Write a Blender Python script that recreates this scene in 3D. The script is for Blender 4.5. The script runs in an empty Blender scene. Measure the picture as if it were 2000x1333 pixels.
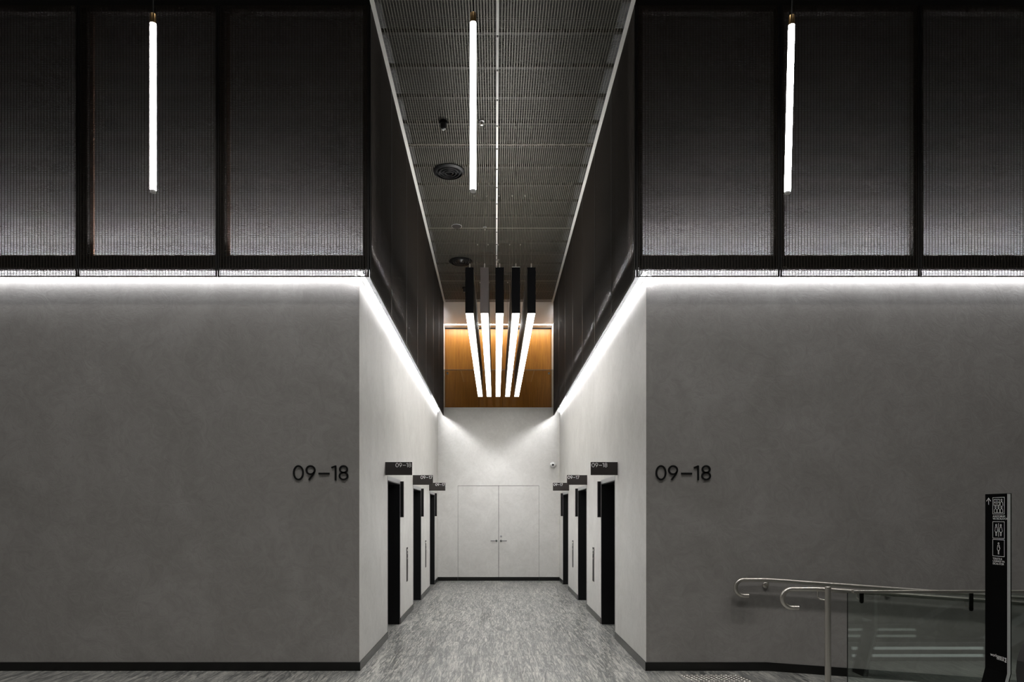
import bpy, bmesh, math, random
from mathutils import Vector, Matrix

# ------------------------------------------------------------------ camera, light, exposure
sc = bpy.context.scene
COL = sc.collection
F = 1333.0                      # focal length in pixels of the 2000 px wide frame
EYE = 1.6
cam_d = bpy.data.cameras.new('camera')
cam = bpy.data.objects.new('camera', cam_d)
COL.objects.link(cam)
cam.location = (0, 0, EYE)
cam.rotation_euler = (math.pi / 2, 0, 0)
cam_d.sensor_width = 36.0
cam_d.lens = 36.0 * F / 2000.0
cam_d.shift_x = (1000 - 968) / 2000.0
cam_d.shift_y = (1005 - 666.5) / 2000.0
cam_d.clip_start = 0.05
sc.camera = cam

world = bpy.data.worlds.new('lobby_ambient')
sc.world = world
world.use_nodes = True
world.node_tree.nodes['Background'].inputs[0].default_value = (0.95, 0.97, 1.0, 1)
world.node_tree.nodes['Background'].inputs[1].default_value = 0.02

sc.view_settings.view_transform = 'Standard'
sc.view_settings.look = 'None'
sc.view_settings.gamma = 1.0
sc.view_settings.exposure = 0.0
sc.view_settings.use_curve_mapping = False
sc.cycles.max_bounces = 7
sc.cycles.diffuse_bounces = 3
sc.cycles.glossy_bounces = 3
sc.cycles.transparent_max_bounces = 12
sc.cycles.sample_clamp_indirect = 6.0
sc.cycles.filter_width = 1.25
sc.cycles.caustics_reflective = False
sc.cycles.caustics_refractive = False

E_TUBE, E_LINEAR, E_UP, E_COVE, E_COVE_OUT, E_COVE_UP, E_SLOT = 26.0, 10.5, 17.0, 78.0, 145.0, 430.0, 95.0
P_DOWN = 490.0                  # unseen downlights added to fill the lobby, watts each

# ------------------------------------------------------------------ helpers
def link(o, parent=None):
    COL.objects.link(o)
    if parent is not None:
        o.parent = parent
    return o

def tag(o, label=None, cat=None, group=None, kind=None):
    if label: o['label'] = label
    if cat: o['category'] = cat
    if group: o['group'] = group
    if kind: o['kind'] = kind
    return o

def empty(name, loc=(0, 0, 0), rz=0.0):
    o = bpy.data.objects.new(name, None)
    o.empty_display_size = 0.1
    o.location = loc
    o.rotation_euler = (0, 0, rz)
    return link(o)

def mesh_from(bm, name, mats, smooth=False):
    me = bpy.data.meshes.new(name)
    bm.to_mesh(me)
    bm.free()
    for m in (mats if isinstance(mats, (list, tuple)) else [mats]):
        me.materials.append(m)
    if smooth:
        for p in me.polygons:
            p.use_smooth = True
        me.set_sharp_from_angle(angle=math.radians(35))
    return me

def obj(name, bm, mat, parent=None, loc=(0, 0, 0), smooth=False):
    """links a bmesh as ONE mesh object; coordinates are the parent's"""
    o = bpy.data.objects.new(name, mesh_from(bm, name, mat, smooth))
    o.location = loc
    return link(o, parent)

def copy_tree(o, parent=None):
    c = o.copy()
    COL.objects.link(c)
    c.parent = parent
    for ch in [k for k in o.children]:
        copy_tree(ch, c)
    return c

def box(bm, x0, x1, y0, y1, z0, z1, mi=0):
    v = [bm.verts.new(p) for p in ((x0, y0, z0), (x1, y0, z0), (x1, y1, z0), (x0, y1, z0),
                                   (x0, y0, z1), (x1, y0, z1), (x1, y1, z1), (x0, y1, z1))]
    for f in ((3, 2, 1, 0), (4, 5, 6, 7), (0, 1, 5, 4), (1, 2, 6, 5), (2, 3, 7, 6), (3, 0, 4, 7)):
        bm.faces.new([v[i] for i in f]).material_index = mi
    return v

def bbox(x0, x1, y0, y1, z0, z1, bevel=0.0):
    bm = bmesh.new()
    box(bm, x0, x1, y0, y1, z0, z1)
    if bevel:
        bmesh.ops.bevel(bm, geom=bm.edges[:], offset=bevel, segments=1, affect='EDGES', profile=0.5)
    return bm

def tube(bm, pts, r, n=12, caps=True):
    """round bar along a polyline"""
    pts = [Vector(p) for p in pts]
    rings = []
    up = None
    for i, p in enumerate(pts):
        if i == 0: t = pts[1] - pts[0]
        elif i == len(pts) - 1: t = pts[-1] - pts[-2]
        else: t = (pts[i + 1] - pts[i]).normalized() + (pts[i] - pts[i - 1]).normalized()
        t.normalize()
        if up is None:
            up = Vector((0, 0, 1)) if abs(t.z) < 0.9 else Vector((0, 1, 0))
        a = (up - t * up.dot(t)).normalized()
        up = a
        b = t.cross(a)
        rr = r[i] if isinstance(r, (list, tuple)) else r
        rings.append([bm.verts.new(p + (a * math.cos(2 * math.pi * k / n) + b * math.sin(2 * math.pi * k / n)) * rr) for k in range(n)])
    for A, B in zip(rings, rings[1:]):
        for k in range(n):
            bm.faces.new((A[k], A[(k + 1) % n], B[(k + 1) % n], B[k]))
    if caps:
        bm.faces.new(list(reversed(rings[0])))
        bm.faces.new(rings[-1])

def lathe(bm, prof, n=24, axis='Z', origin=(0, 0, 0)):
    """profile of (radius, height) turned about an axis"""
    ox, oy, oz = origin
    rings = []
    for r, h in prof:
        ring = []
        for k in range(n):
            c, s = math.cos(2 * math.pi * k / n) * r, math.sin(2 * math.pi * k / n) * r
            p = {'Z': (c, s, h), 'Y': (c, h, s), 'X': (h, c, s)}[axis]
            ring.append(bm.verts.new((p[0] + ox, p[1] + oy, p[2] + oz)))
        rings.append(ring)
    for A, B in zip(rings, rings[1:]):
        for k in range(n):
            bm.faces.new((A[k], A[(k + 1) % n], B[(k + 1) % n], B[k]))
    bm.faces.new(rings[0])
    bm.faces.new(rings[-1])
    bmesh.ops.recalc_face_normals(bm, faces=bm.faces[:])

def stroke(bm, pts, w, d, M, closed=False):
    """a flat pen stroke in the plane of M (x right, y up, z out), w wide and d proud"""
    P = [Vector((p[0], p[1])) for p in pts]
    n = len(P)
    L, R = [], []
    for i in range(n):
        a = P[(i - 1) % n] if (closed or i > 0) else None
        b = P[(i + 1) % n] if (closed or i < n - 1) else None
        d0 = (P[i] - a).normalized() if a is not None else (b - P[i]).normalized()
        d1 = (b - P[i]).normalized() if b is not None else d0
        n0, n1 = Vector((-d0.y, d0.x)), Vector((-d1.y, d1.x))
        m = (n0 + n1)
        m = m.normalized() if m.length > 1e-6 else n0
        k = min(2.0, 1.0 / max(0.3, m.dot(n0)))
        L.append(P[i] + m * (w / 2 * k)); R.append(P[i] - m * (w / 2 * k))
    def V(p, z): return bm.verts.new(M @ Vector((p.x, p.y, z)))
    Lf, Rf = [V(p, d) for p in L], [V(p, d) for p in R]
    Lb, Rb = [V(p, 0) for p in L], [V(p, 0) for p in R]
    for i in range(n if closed else n - 1):
        j = (i + 1) % n
        bm.faces.new((Rf[i], Rf[j], Lf[j], Lf[i]))
        bm.faces.new((Lf[i], Lf[j], Lb[j], Lb[i]))
        bm.faces.new((Rf[j], Rf[i], Rb[i], Rb[j]))
    if not closed:
        bm.faces.new((Lf[0], Lb[0], Rb[0], Rf[0]))
        bm.faces.new((Rf[-1], Rb[-1], Lb[-1], Lf[-1]))

def ell(cx, cy, rx, ry, n=36, a0=0.0, a1=2 * math.pi):
    full = abs(a1 - a0) > 6.28
    return [(cx + rx * math.cos(a0 + (a1 - a0) * k / (n if full else n - 1)),
             cy + ry * math.sin(a0 + (a1 - a0) * k / (n if full else n - 1))) for k in range(n)]

FACE_FRONT = Matrix(((1, 0, 0, 0), (0, 0, -1, 0), (0, 1, 0, 0), (0, 0, 0, 1)))      # reads towards the camera (-Y)
FACE_LEFT = Matrix(((0, 0, -1, 0), (-1, 0, 0, 0), (0, 1, 0, 0), (0, 0, 0, 1)))      # reads towards -X

def digits(text, height, parent, mat, M0, name='numeral', depth=0.008, s=0.107):
    """geometric sans numerals; each character is its own mesh. Origin: lower edge, left end"""
    u = height
    G = {
        '0': (0.724, [(ell(0.362, 0.5, 0.308, 0.447), True)]),
        '9': (0.663, [(ell(0.332, 0.676, 0.278, 0.27), True), ([(0.575, 0.545), (0.49, 0.37), (0.225, 0.03)], False)]),
        '-': (0.73, [([(0.0, 0.447), (0.73, 0.447)], False)]),
        '1': (0.36, [([(0.30, 0.0), (0.30, 0.985)], False), ([(0.30, 0.935), (0.02, 0.835)], False)]),
        '8': (0.64, [(ell(0.32, 0.73, 0.245, 0.217), True), (ell(0.32, 0.285, 0.268, 0.232), True)]),
        '7': (0.60, [([(0.0, 0.945), (0.55, 0.945), (0.17, 0.0)], False)]),
    }
    gap = {'0': 0.11, '9': 0.20, '-': 0.10, '1': 0.15, '8': 0.0, '7': 0.0}
    x = 0.0
    for ch in text:
        wdt, strokes = G[ch]
        bm = bmesh.new()
        for pts, closed in strokes:
            stroke(bm, [((x + a) * u, b * u) for a, b in pts], s * u, depth, M0, closed)
        obj(name, bm, mat, parent)
        x += wdt + gap[ch]

def digits_width(text, height):
    W = {'0': 0.834, '9': 0.863, '-': 0.83, '1': 0.51, '8': 0.64, '7': 0.6}
    return sum(W[c] for c in text) * height

def lettering(text, size, parent, mat, M, align='LEFT', name='lettering'):
    cu = bpy.data.curves.new(name, 'FONT')
    cu.body = text
    cu.size = size
    cu.align_x = align
    cu.extrude = 0.0004
    t = bpy.data.objects.new(name, cu)
    COL.objects.link(t)
    dg = bpy.context.evaluated_depsgraph_get()
    dg.update()
    me = bpy.data.meshes.new_from_object(t.evaluated_get(dg))
    bpy.data.objects.remove(t)
    bpy.data.curves.remove(cu)
    me.transform(M)
    me.materials.clear()
    me.materials.append(mat)
    o = bpy.data.objects.new(name, me)
    return link(o, parent)

# ------------------------------------------------------------------ materials
def new_mat(name):
    m = bpy.data.materials.new(name)
    m.use_nodes = True
    nt = m.node_tree
    return m, nt, nt.nodes['Principled BSDF']

def N(nt, t, **kw):
    n = nt.nodes.new(t)
    for k, v in kw.items():
        if k in n.inputs: n.inputs[k].default_value = v
        else: setattr(n, k, v)
    return n

def simple(name, col, rough=0.5, metal=0.0, spec=0.5, noise=0.06, scale=40.0):
    """plain finish with a faint procedural mottle in colour and gloss"""
    m, nt, p = new_mat(name)
    p.inputs['Metallic'].default_value = metal
    p.inputs['Specular IOR Level'].default_value = spec
    tc = N(nt, 'ShaderNodeTexCoord')
    nz = N(nt, 'ShaderNodeTexNoise', Scale=scale, Detail=3.0)
    nt.links.new(tc.outputs['Object'], nz.inputs['Vector'])
    mp = N(nt, 'ShaderNodeMapRange')
    mp.inputs['To Min'].default_value = 1 - noise; mp.inputs['To Max'].default_value = 1 + noise
    nt.links.new(nz.outputs['Fac'], mp.inputs['Value'])
    mx = N(nt, 'ShaderNodeVectorMath', operation='SCALE')
    mx.inputs[0].default_value = col
    nt.links.new(mp.outputs['Result'], mx.inputs['Scale'])
    nt.links.new(mx.outputs['Vector'], p.inputs['Base Color'])
    mr = N(nt, 'ShaderNodeMapRange')
    mr.inputs['To Min'].default_value = rough * 0.92; mr.inputs['To Max'].default_value = min(1, rough * 1.08)
    nt.links.new(nz.outputs['Fac'], mr.inputs['Value'])
    nt.links.new(mr.outputs['Result'], p.inputs['Roughness'])
    return m

def glow(name, col, strength):
    m, nt, p = new_mat(name)
    p.inputs['Base Color'].default_value = (0.9, 0.9, 0.9, 1)
    p.inputs['Emission Color'].default_value = (*col, 1)
    p.inputs['Emission Strength'].default_value = strength
    return m

def plaster(name, a, b, streak=(1.0, 1.0, 1.0)):
    """troweled polished plaster: cloudy patches, fine arcs of the trowel, in world space"""
    m, nt, p = new_mat(name)
    g = N(nt, 'ShaderNodeNewGeometry')
    mpg = N(nt, 'ShaderNodeMapping')
    mpg.inputs['Scale'].default_value = streak
    nt.links.new(g.outputs['Position'], mpg.inputs['Vector'])
    n1 = N(nt, 'ShaderNodeTexNoise', Scale=1.6, Detail=7.0, Roughness=0.62, Distortion=0.9)
    n2 = N(nt, 'ShaderNodeTexNoise', Scale=5.5, Detail=9.0, Roughness=0.72, Distortion=2.6)
    n3 = N(nt, 'ShaderNodeTexNoise', Scale=60.0, Detail=3.0, Roughness=0.6)
    for n in (n1, n2, n3):
        nt.links.new(mpg.outputs['Vector'], n.inputs['Vector'])
    # thin trowel scratches: narrow band of a strongly warped noise
    sb = N(nt, 'ShaderNodeMath', operation='SUBTRACT'); sb.inputs[1].default_value = 0.5
    nt.links.new(n2.outputs['Fac'], sb.inputs[0])
    ab = N(nt, 'ShaderNodeMath', operation='ABSOLUTE')
    nt.links.new(sb.outputs[0], ab.inputs[0])
    sr = N(nt, 'ShaderNodeMapRange')
    sr.inputs['From Min'].default_value = 0.0; sr.inputs['From Max'].default_value = 0.012
    sr.inputs['To Min'].default_value = 0.4; sr.inputs['To Max'].default_value = 0.0
    nt.links.new(ab.outputs[0], sr.inputs['Value'])
    mask = N(nt, 'ShaderNodeMapRange')
    mask.inputs['From Min'].default_value = 0.52; mask.inputs['From Max'].default_value = 0.66
    nt.links.new(n1.outputs['Fac'], mask.inputs['Value'])
    sm = N(nt, 'ShaderNodeMath', operation='MULTIPLY')
    nt.links.new(sr.outputs['Result'], sm.inputs[0]); nt.links.new(mask.outputs['Result'], sm.inputs[1])
    f1 = N(nt, 'ShaderNodeMath', operation='MULTIPLY_ADD'); f1.inputs[1].default_value = 0.5; f1.inputs[2].default_value = 0.0
    nt.links.new(n1.outputs['Fac'], f1.inputs[0])
    f2 = N(nt, 'ShaderNodeMath', operation='MULTIPLY_ADD'); f2.inputs[1].default_value = 0.5
    nt.links.new(n2.outputs['Fac'], f2.inputs[0]); nt.links.new(f1.outputs[0], f2.inputs[2])
    rp = N(nt, 'ShaderNodeMapRange')
    rp.inputs['From Min'].default_value = 0.24; rp.inputs['From Max'].default_value = 0.76
    nt.links.new(f2.outputs[0], rp.inputs['Value'])
    fs = N(nt, 'ShaderNodeMath', operation='ADD', use_clamp=True)
    nt.links.new(rp.outputs['Result'], fs.inputs[0]); nt.links.new(sm.outputs[0], fs.inputs[1])
    mix = N(nt, 'ShaderNodeMix', data_type='RGBA')
    mix.inputs[6].default_value = (*a, 1); mix.inputs[7].default_value = (*b, 1)
    nt.links.new(fs.outputs[0], mix.inputs[0])
    nt.links.new(mix.outputs[2], p.inputs['Base Color'])
    p.inputs['Roughness'].default_value = 0.55
    p.inputs['Specular IOR Level'].default_value = 0.35
    bsum = N(nt, 'ShaderNodeMath', operation='MULTIPLY_ADD'); bsum.inputs[1].default_value = 0.15
    nt.links.new(n3.outputs['Fac'], bsum.inputs[0]); nt.links.new(n2.outputs['Fac'], bsum.inputs[2])
    bp = N(nt, 'ShaderNodeBump', Strength=0.16, Distance=0.02)
    nt.links.new(bsum.outputs[0], bp.inputs['Height'])
    nt.links.new(bp.outputs['Normal'], p.inputs['Normal'])
    return m

def granite(name):
    """grey granite with wavering veins along the corridor; every tile shifted a little"""
    m, nt, p = new_mat(name)
    g = N(nt, 'ShaderNodeNewGeometry')
    oi = N(nt, 'ShaderNodeObjectInfo')
    sh = N(nt, 'ShaderNodeVectorMath', operation='SCALE'); sh.inputs[0].default_value = (0.06, 0.9, 0.15)
    nt.links.new(oi.outputs['Random'], sh.inputs['Scale'])
    ad = N(nt, 'ShaderNodeVectorMath', operation='ADD')
    nt.links.new(g.outputs['Position'], ad.inputs[0]); nt.links.new(sh.outputs['Vector'], ad.inputs[1])
    mp = N(nt, 'ShaderNodeMapping'); mp.inputs['Scale'].default_value = (1.0, 0.075, 1.0); mp.inputs['Rotation'].default_value = (0, 0, 0.035)
    nt.links.new(ad.outputs['Vector'], mp.inputs['Vector'])
    big = N(nt, 'ShaderNodeTexNoise', Scale=5.0, Detail=8.0, Roughness=0.66, Distortion=1.8)
    vein = N(nt, 'ShaderNodeTexNoise', Scale=30.0, Detail=12.0, Roughness=0.8, Distortion=1.6)
    grain = N(nt, 'ShaderNodeTexNoise', Scale=130.0, Detail=4.0, Roughness=0.8, Distortion=0.6)
    for n in (big, vein, grain):
        nt.links.new(mp.outputs['Vector'], n.inputs['Vector'])
    def band(src, c, w):
        sb = N(nt, 'ShaderNodeMath', operation='SUBTRACT'); sb.inputs[1].default_value = c
        ab = N(nt, 'ShaderNodeMath', operation='ABSOLUTE')
        mr = N(nt, 'ShaderNodeMapRange'); mr.inputs['From Max'].default_value = w
        mr.inputs['To Min'].default_value = 1.0; mr.inputs['To Max'].default_value = 0.0
        nt.links.new(src.outputs['Fac'], sb.inputs[0]); nt.links.new(sb.outputs[0], ab.inputs[0]); nt.links.new(ab.outputs[0], mr.inputs['Value'])
        return mr.outputs['Result']
    r1 = N(nt, 'ShaderNodeValToRGB')
    e = r1.color_ramp.elements
    e[0].position = 0.30; e[0].color = (0.075, 0.078, 0.077, 1)
    e[1].position = 0.72; e[1].color = (0.38, 0.375, 0.35, 1)
    k = e.new(0.5); k.color = (0.20, 0.203, 0.197, 1)
    nt.links.new(big.outputs['Fac'], r1.inputs['Fac'])
    lite = N(nt, 'ShaderNodeMix', data_type='RGBA'); lite.inputs[7].default_value = (0.70, 0.68, 0.61, 1)
    lf = N(nt, 'ShaderNodeMath', operation='MULTIPLY'); lf.inputs[1].default_value = 0.6
    nt.links.new(band(vein, 0.575, 0.065), lf.inputs[0]); nt.links.new(lf.outputs[0], lite.inputs[0])
    nt.links.new(r1.outputs['Color'], lite.inputs[6])
    dark = N(nt, 'ShaderNodeMix', data_type='RGBA'); dark.inputs[7].default_value = (0.045, 0.047, 0.046, 1)
    df = N(nt, 'ShaderNodeMath', operation='MULTIPLY'); df.inputs[1].default_value = 0.75
    nt.links.new(band(vein, 0.43, 0.06), df.inputs[0]); nt.links.new(df.outputs[0], dark.inputs[0])
    nt.links.new(lite.outputs[2], dark.inputs[6])
    r2 = N(nt, 'ShaderNodeMapRange')
    r2.inputs['From Min'].default_value = 0.3; r2.inputs['From Max'].default_value = 0.7
    r2.inputs['To Min'].default_value = 0.6; r2.inputs['To Max'].default_value = 1.45
    nt.links.new(grain.outputs['Fac'], r2.inputs['Value'])
    mu = N(nt, 'ShaderNodeVectorMath', operation='SCALE')
    nt.links.new(dark.outputs[2], mu.inputs[0]); nt.links.new(r2.outputs['Result'], mu.inputs['Scale'])
    nt.links.new(mu.outputs['Vector'], p.inputs['Base Color'])
    p.inputs['Roughness'].default_value = 0.34
    p.inputs['Specular IOR Level'].default_value = 0.45
    return m

def timber(name):
    m, nt, p = new_mat(name)
    g = N(nt, 'ShaderNodeNewGeometry')
    oi = N(nt, 'ShaderNodeObjectInfo')
    sh = N(nt, 'ShaderNodeVectorMath', operation='SCALE'); sh.inputs[0].default_value = (3.1, 0.0, 1.7)
    nt.links.new(oi.outputs['Random'], sh.inputs['Scale'])
    ad = N(nt, 'ShaderNodeVectorMath', operation='ADD')
    nt.links.new(g.outputs['Position'], ad.inputs[0]); nt.links.new(sh.outputs['Vector'], ad.inputs[1])
    mp = N(nt, 'ShaderNodeMapping'); mp.inputs['Scale'].default_value = (1.0, 1.0, 0.045)
    nt.links.new(ad.outputs['Vector'], mp.inputs['Vector'])
    nz = N(nt, 'ShaderNodeTexNoise', Scale=38.0, Detail=6.0, Roughness=0.65, Distortion=0.4)
    nt.links.new(mp.outputs['Vector'], nz.inputs['Vector'])
    r = N(nt, 'ShaderNodeValToRGB')
    r.color_ramp.elements[0].position = 0.3; r.color_ramp.elements[0].color = (0.26, 0.095, 0.010, 1)
    r.color_ramp.elements[1].position = 0.72; r.color_ramp.elements[1].color = (0.44, 0.19, 0.024, 1)
    nt.links.new(nz.outputs['Fac'], r.inputs['Fac'])
    nt.links.new(r.outputs['Color'], p.inputs['Base Color'])
    p.inputs['Roughness'].default_value = 0.42
    return m

def brushed(name, col, rough=0.3):
    m, nt, p = new_mat(name)
    p.inputs['Base Color'].default_value = (*col, 1)
    p.inputs['Metallic'].default_value = 1.0
    tc = N(nt, 'ShaderNodeTexCoord')
    mp = N(nt, 'ShaderNodeMapping'); mp.inputs['Scale'].default_value = (4, 60, 60)
    nz = N(nt, 'ShaderNodeTexNoise', Scale=6.0, Detail=4.0)
    nt.links.new(tc.outputs['Object'], mp.inputs['Vector']); nt.links.new(mp.outputs['Vector'], nz.inputs['Vector'])
    mr = N(nt, 'ShaderNodeMapRange')
    mr.inputs['To Min'].default_value = rough * 0.94; mr.inputs['To Max'].default_value = rough * 1.06
    nt.links.new(nz.outputs['Fac'], mr.inputs['Value']); nt.links.new(mr.outputs['Result'], p.inputs['Roughness'])
    return m

def clear_glass(name, tint, refl=1.0):
    m = bpy.data.materials.new(name)
    m.use_nodes = True
    nt = m.node_tree
    nt.nodes.clear()
    out = N(nt, 'ShaderNodeOutputMaterial')
    tr = N(nt, 'ShaderNodeBsdfTransparent'); tr.inputs['Color'].default_value = (*tint, 1)
    gl = N(nt, 'ShaderNodeBsdfGlossy'); gl.inputs['Roughness'].default_value = 0.0
    gl.inputs['Color'].default_value = (0.92, 1.0, 0.96, 1)
    fr = N(nt, 'ShaderNodeFresnel'); fr.inputs['IOR'].default_value = 1.5
    mu = N(nt, 'ShaderNodeMath', operation='MULTIPLY', use_clamp=True); mu.inputs[1].default_value = refl
    mx = N(nt, 'ShaderNodeMixShader')
    nt.links.new(fr.outputs[0], mu.inputs[0]); nt.links.new(mu.outputs[0], mx.inputs[0])
    nt.links.new(tr.outputs[0], mx.inputs[1]); nt.links.new(gl.outputs[0], mx.inputs[2])
    nt.links.new(mx.outputs[0], out.inputs['Surface'])
    return m

M_PLASTER = plaster('polished_plaster', (0.235, 0.222, 0.211), (0.40, 0.388, 0.374))
M_PALE = plaster('pale_polished_plaster', (0.50, 0.487, 0.463), (0.71, 0.697, 0.67))
M_BACKING = simple('darkened_backing', (0.135, 0.13, 0.13), 0.8)  # wall grey darkened so the area behind the mesh stays in shade
M_GRANITE = granite('grey_granite')
M_GROUT = simple('grout', (0.09, 0.09, 0.085), 0.9)
M_BLACK = simple('black_paint', (0.006, 0.006, 0.0065), 0.45, spec=0.3)
M_SKIRT = simple('black_satin_skirting', (0.006, 0.0056, 0.005), 0.3, spec=0.45)
M_BRONZE = simple('dark_bronze_mesh', (0.027, 0.020, 0.0145), 0.6, metal=0.1)
M_FRAME = simple('dark_bronze_frame', (0.012, 0.010, 0.009), 0.5, metal=0.1)
M_CEILMESH = simple('bronze_ceiling_mesh', (0.205, 0.195, 0.16), 0.42, metal=0.2)
M_PACKER = simple('brown_packer', (0.11, 0.05, 0.027), 0.7)
M_PELMET = simple('grey_pelmet', (0.25, 0.25, 0.245), 0.55)
M_PLENUM = simple('black_plenum', (0.012, 0.012, 0.012), 0.9)
M_ALU = simple('pale_aluminium_strip', (0.80, 0.79, 0.75), 0.5, metal=0.0)
M_WHITE = simple('white_paint', (0.82, 0.82, 0.81), 0.6)
M_LOBBY = simple('dark_lobby_paint', (0.10, 0.10, 0.10), 0.8)
M_LOBBYPALE = simple('pale_lobby_paint', (0.45, 0.45, 0.44), 0.7)
M_TIMBER = timber('oiled_timber')
M_STEEL = brushed('brushed_stainless', (0.60, 0.575, 0.53), 0.36)
M_STEELDK = simple('lift_frame_steel', (0.42, 0.42, 0.43), 0.35, metal=0.7)
M_LEVER = simple('lever_steel', (0.16, 0.16, 0.16), 0.3, metal=0.8)
M_BRASS = brushed('aged_brass', (0.42, 0.27, 0.12), 0.35)
M_SIGN = simple('dark_brown_sign', (0.022, 0.017, 0.0155), 0.4)
M_INK = simple('white_print', (0.93, 0.93, 0.93), 0.6)
M_TOTEM = simple('totem_black', (0.003, 0.003, 0.0032), 0.8, spec=0.06)
M_TOTEMEDGE = simple('totem_grey_edge', (0.66, 0.68, 0.67), 0.5)
M_CAP = simple('pendant_black_cap', (0.010, 0.010, 0.012), 0.5, spec=0.3)
M_CAPMETAL = simple('pendant_mill_cap', (0.50, 0.44, 0.43), 0.38, metal=0.35)
M_HOUSING = simple('pendant_bronze_housing', (0.34, 0.30, 0.245), 0.42, metal=0.35)
M_CABLE = simple('steel_cable', (0.30, 0.28, 0.25), 0.4, metal=0.8)
M_CORD = simple('black_cord', (0.01, 0.01, 0.01), 0.6)
M_RUBBER = simple('black_rubber', (0.006, 0.006, 0.006), 0.35)
M_DOME = simple('white_plastic', (0.78, 0.78, 0.78), 0.35)
M_LENS = simple('black_gloss', (0.01, 0.01, 0.012), 0.08)
M_TUBE = glow('tube_glow', (1.0, 0.985, 0.96), E_TUBE)
M_LINEAR = glow('linear_glow', (1.0, 0.985, 0.955), E_LINEAR)
M_UP = glow('uplight_glow', (1.0, 0.985, 0.955), E_UP)
M_COVE = glow('cove_led_glow', (0.96, 0.97, 1.0), E_COVE)
M_COVEOUT = glow('cove_side_glow', (0.98, 0.985, 1.0), E_COVE_OUT)
M_COVEUP = glow('cove_uplight_glow', (0.96, 0.97, 1.0), E_COVE_UP)
M_SLOT = glow('warm_slot_glow', (1.0, 0.965, 0.91), E_SLOT)
M_ADDEDGLOW = glow('added_strip_glow', (0.95, 1.0, 0.98), 0.42)
M_INDICATOR = glow('indicator_glow', (1.0, 0.9, 0.75), 0.7)
M_GLASS = clear_glass('ramp_glass', (0.95, 0.985, 0.965), 2.0)
M_GLASSCLEAR = clear_glass('landing_glass', (0.78, 0.79, 0.77), 1.0)

# ------------------------------------------------------------------ main dimensions (metres)
YF = 6.970                       # face of the lobby wall
XL, XR = -1.391, 1.537           # faces of the corridor walls
YE = 16.406                      # face of the end wall
ZT = 6.80                        # top of walls
ZW = 4.026                       # head of the plaster, where the cove light sits
ML, MR, MF = -1.250, 1.390, 6.830   # mesh planes: corridor sides, lobby front
ZM0, ZM1 = 3.977, 6.70           # mesh bottom / top
ZC = 6.71                        # corridor ceiling mesh
SK = 0.088                       # skirting height
PITCH, DOOR_Y0, DOOR_W, DOOR_H, HEAD = 2.835, 8.787, 1.129, 2.04, 0.055
RAMP_X, RAMP_S = 2.76, 1 / 14.0  # ramp start, gradient
YG = 5.96                        # glass balustrade plane
X_WEST, X_EAST = -8.0, 8.0
doors_y = [(DOOR_Y0 + i * PITCH, DOOR_Y0 + i * PITCH + DOOR_W) for i in range(3)]
doors_y[2] = (14.43, 15.545)
doors_y[1] = (11.515, 12.70)

# ------------------------------------------------------------------ the setting
def struct(name, bm, mat, label=None):
    o = obj(name, bm, mat)
    o['kind'] = 'structure'
    if label: o['label'] = label
    return o

# floor: bed with granite tiles as its pieces
bm = bmesh.new()
box(bm, X_WEST, X_EAST, -6.0, YG - 0.06, -0.12, -0.012)
box(bm, X_WEST, RAMP_X, YG - 0.06, YF + 0.15, -0.12, -0.012)
box(bm, XL - 0.5, XR + 0.5, YF + 0.15, YE + 0.15, -0.12, -0.012)
floor = struct('floor', bm, M_GROUT, 'grey veined granite floor of the lobby and lift corridor')
TX, TY = 0.594, 0.82
tile_cache = {}
def tile(x0, x1, y0, y1):
    k = (round(x1 - x0, 3), round(y1 - y0, 3))
    if k not in tile_cache:
        b = bbox(0.001, k[0] - 0.001, 0.001, k[1] - 0.001, -0.014, 0.0)
        tile_cache[k] = mesh_from(b, 'tile', M_GRANITE)
    o = bpy.data.objects.new('tile', tile_cache[k])
    o.location = (x0, y0, 0)
    link(o, floor)
# corridor field
xs = [XL] + [-0.224 + i * TX for i in range(-1, 3)] + [XR]
ys = [6.92 + i * TY for i in range(12)]
ys[-1] = YE
for i in range(len(xs) - 1):
    for j in range(len(ys) - 1):
        tile(xs[i], xs[i + 1], ys[j], ys[j + 1])
# thresholds of the lifts
for (a, b) in doors_y:
    tile(XL - 0.42, XL, a, b)
    tile(XR, XR + 0.42, a, b)
# lobby field
lx = [-0.224 + i * TX for i in range(-10, 11)]
for i in range(len(lx) - 1):
    for j in range(4):
        y1 = 6.92 - j * TY
        y0 = y1 - TY
        if j == 0 and lx[i + 1] > RAMP_X and lx[i] < RAMP_X:
            tile(lx[i], RAMP_X, y0, y1); continue
        if j == 0 and lx[i] >= RAMP_X: continue
        if j == 1 and lx[i] >= RAMP_X - 0.2:
            tile(lx[i], lx[i + 1], y0, YG - 0.06); continue
        tile(lx[i], lx[i + 1], y0, y1)
bm = bmesh.new()
box(bm, lx[0], XL, 6.92, YF + 0.1, -0.014, 0.0)
box(bm, XR, RAMP_X, 6.92, YF + 0.1, -0.014, 0.0)
obj('border_strip', bm, M_GRANITE, floor)
obj('paving_field', bbox(lx[0], lx[-1], -6.0, 6.92 - 4 * TY, -0.012, 0.0), M_GRANITE, floor)

# ramp falling towards the east
bm = bmesh.new()
dz = (X_EAST - RAMP_X) * RAMP_S
v = box(bm, RAMP_X, X_EAST, YG - 0.06, YF + 0.1, -0.12, 0.0)
for q in v:
    if q.co.x > RAMP_X + 0.1: q.co.z -= dz
struct('floor_ramp', bm, M_GRANITE, 'sloping granite ramp behind the glass balustrade')
bm = bbox(RAMP_X, X_EAST, YG - 0.062, YG - 0.055, -0.6, -0.001)
struct('trim_1', bm, M_FRAME, 'dark edge under the glass balustrade')

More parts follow.
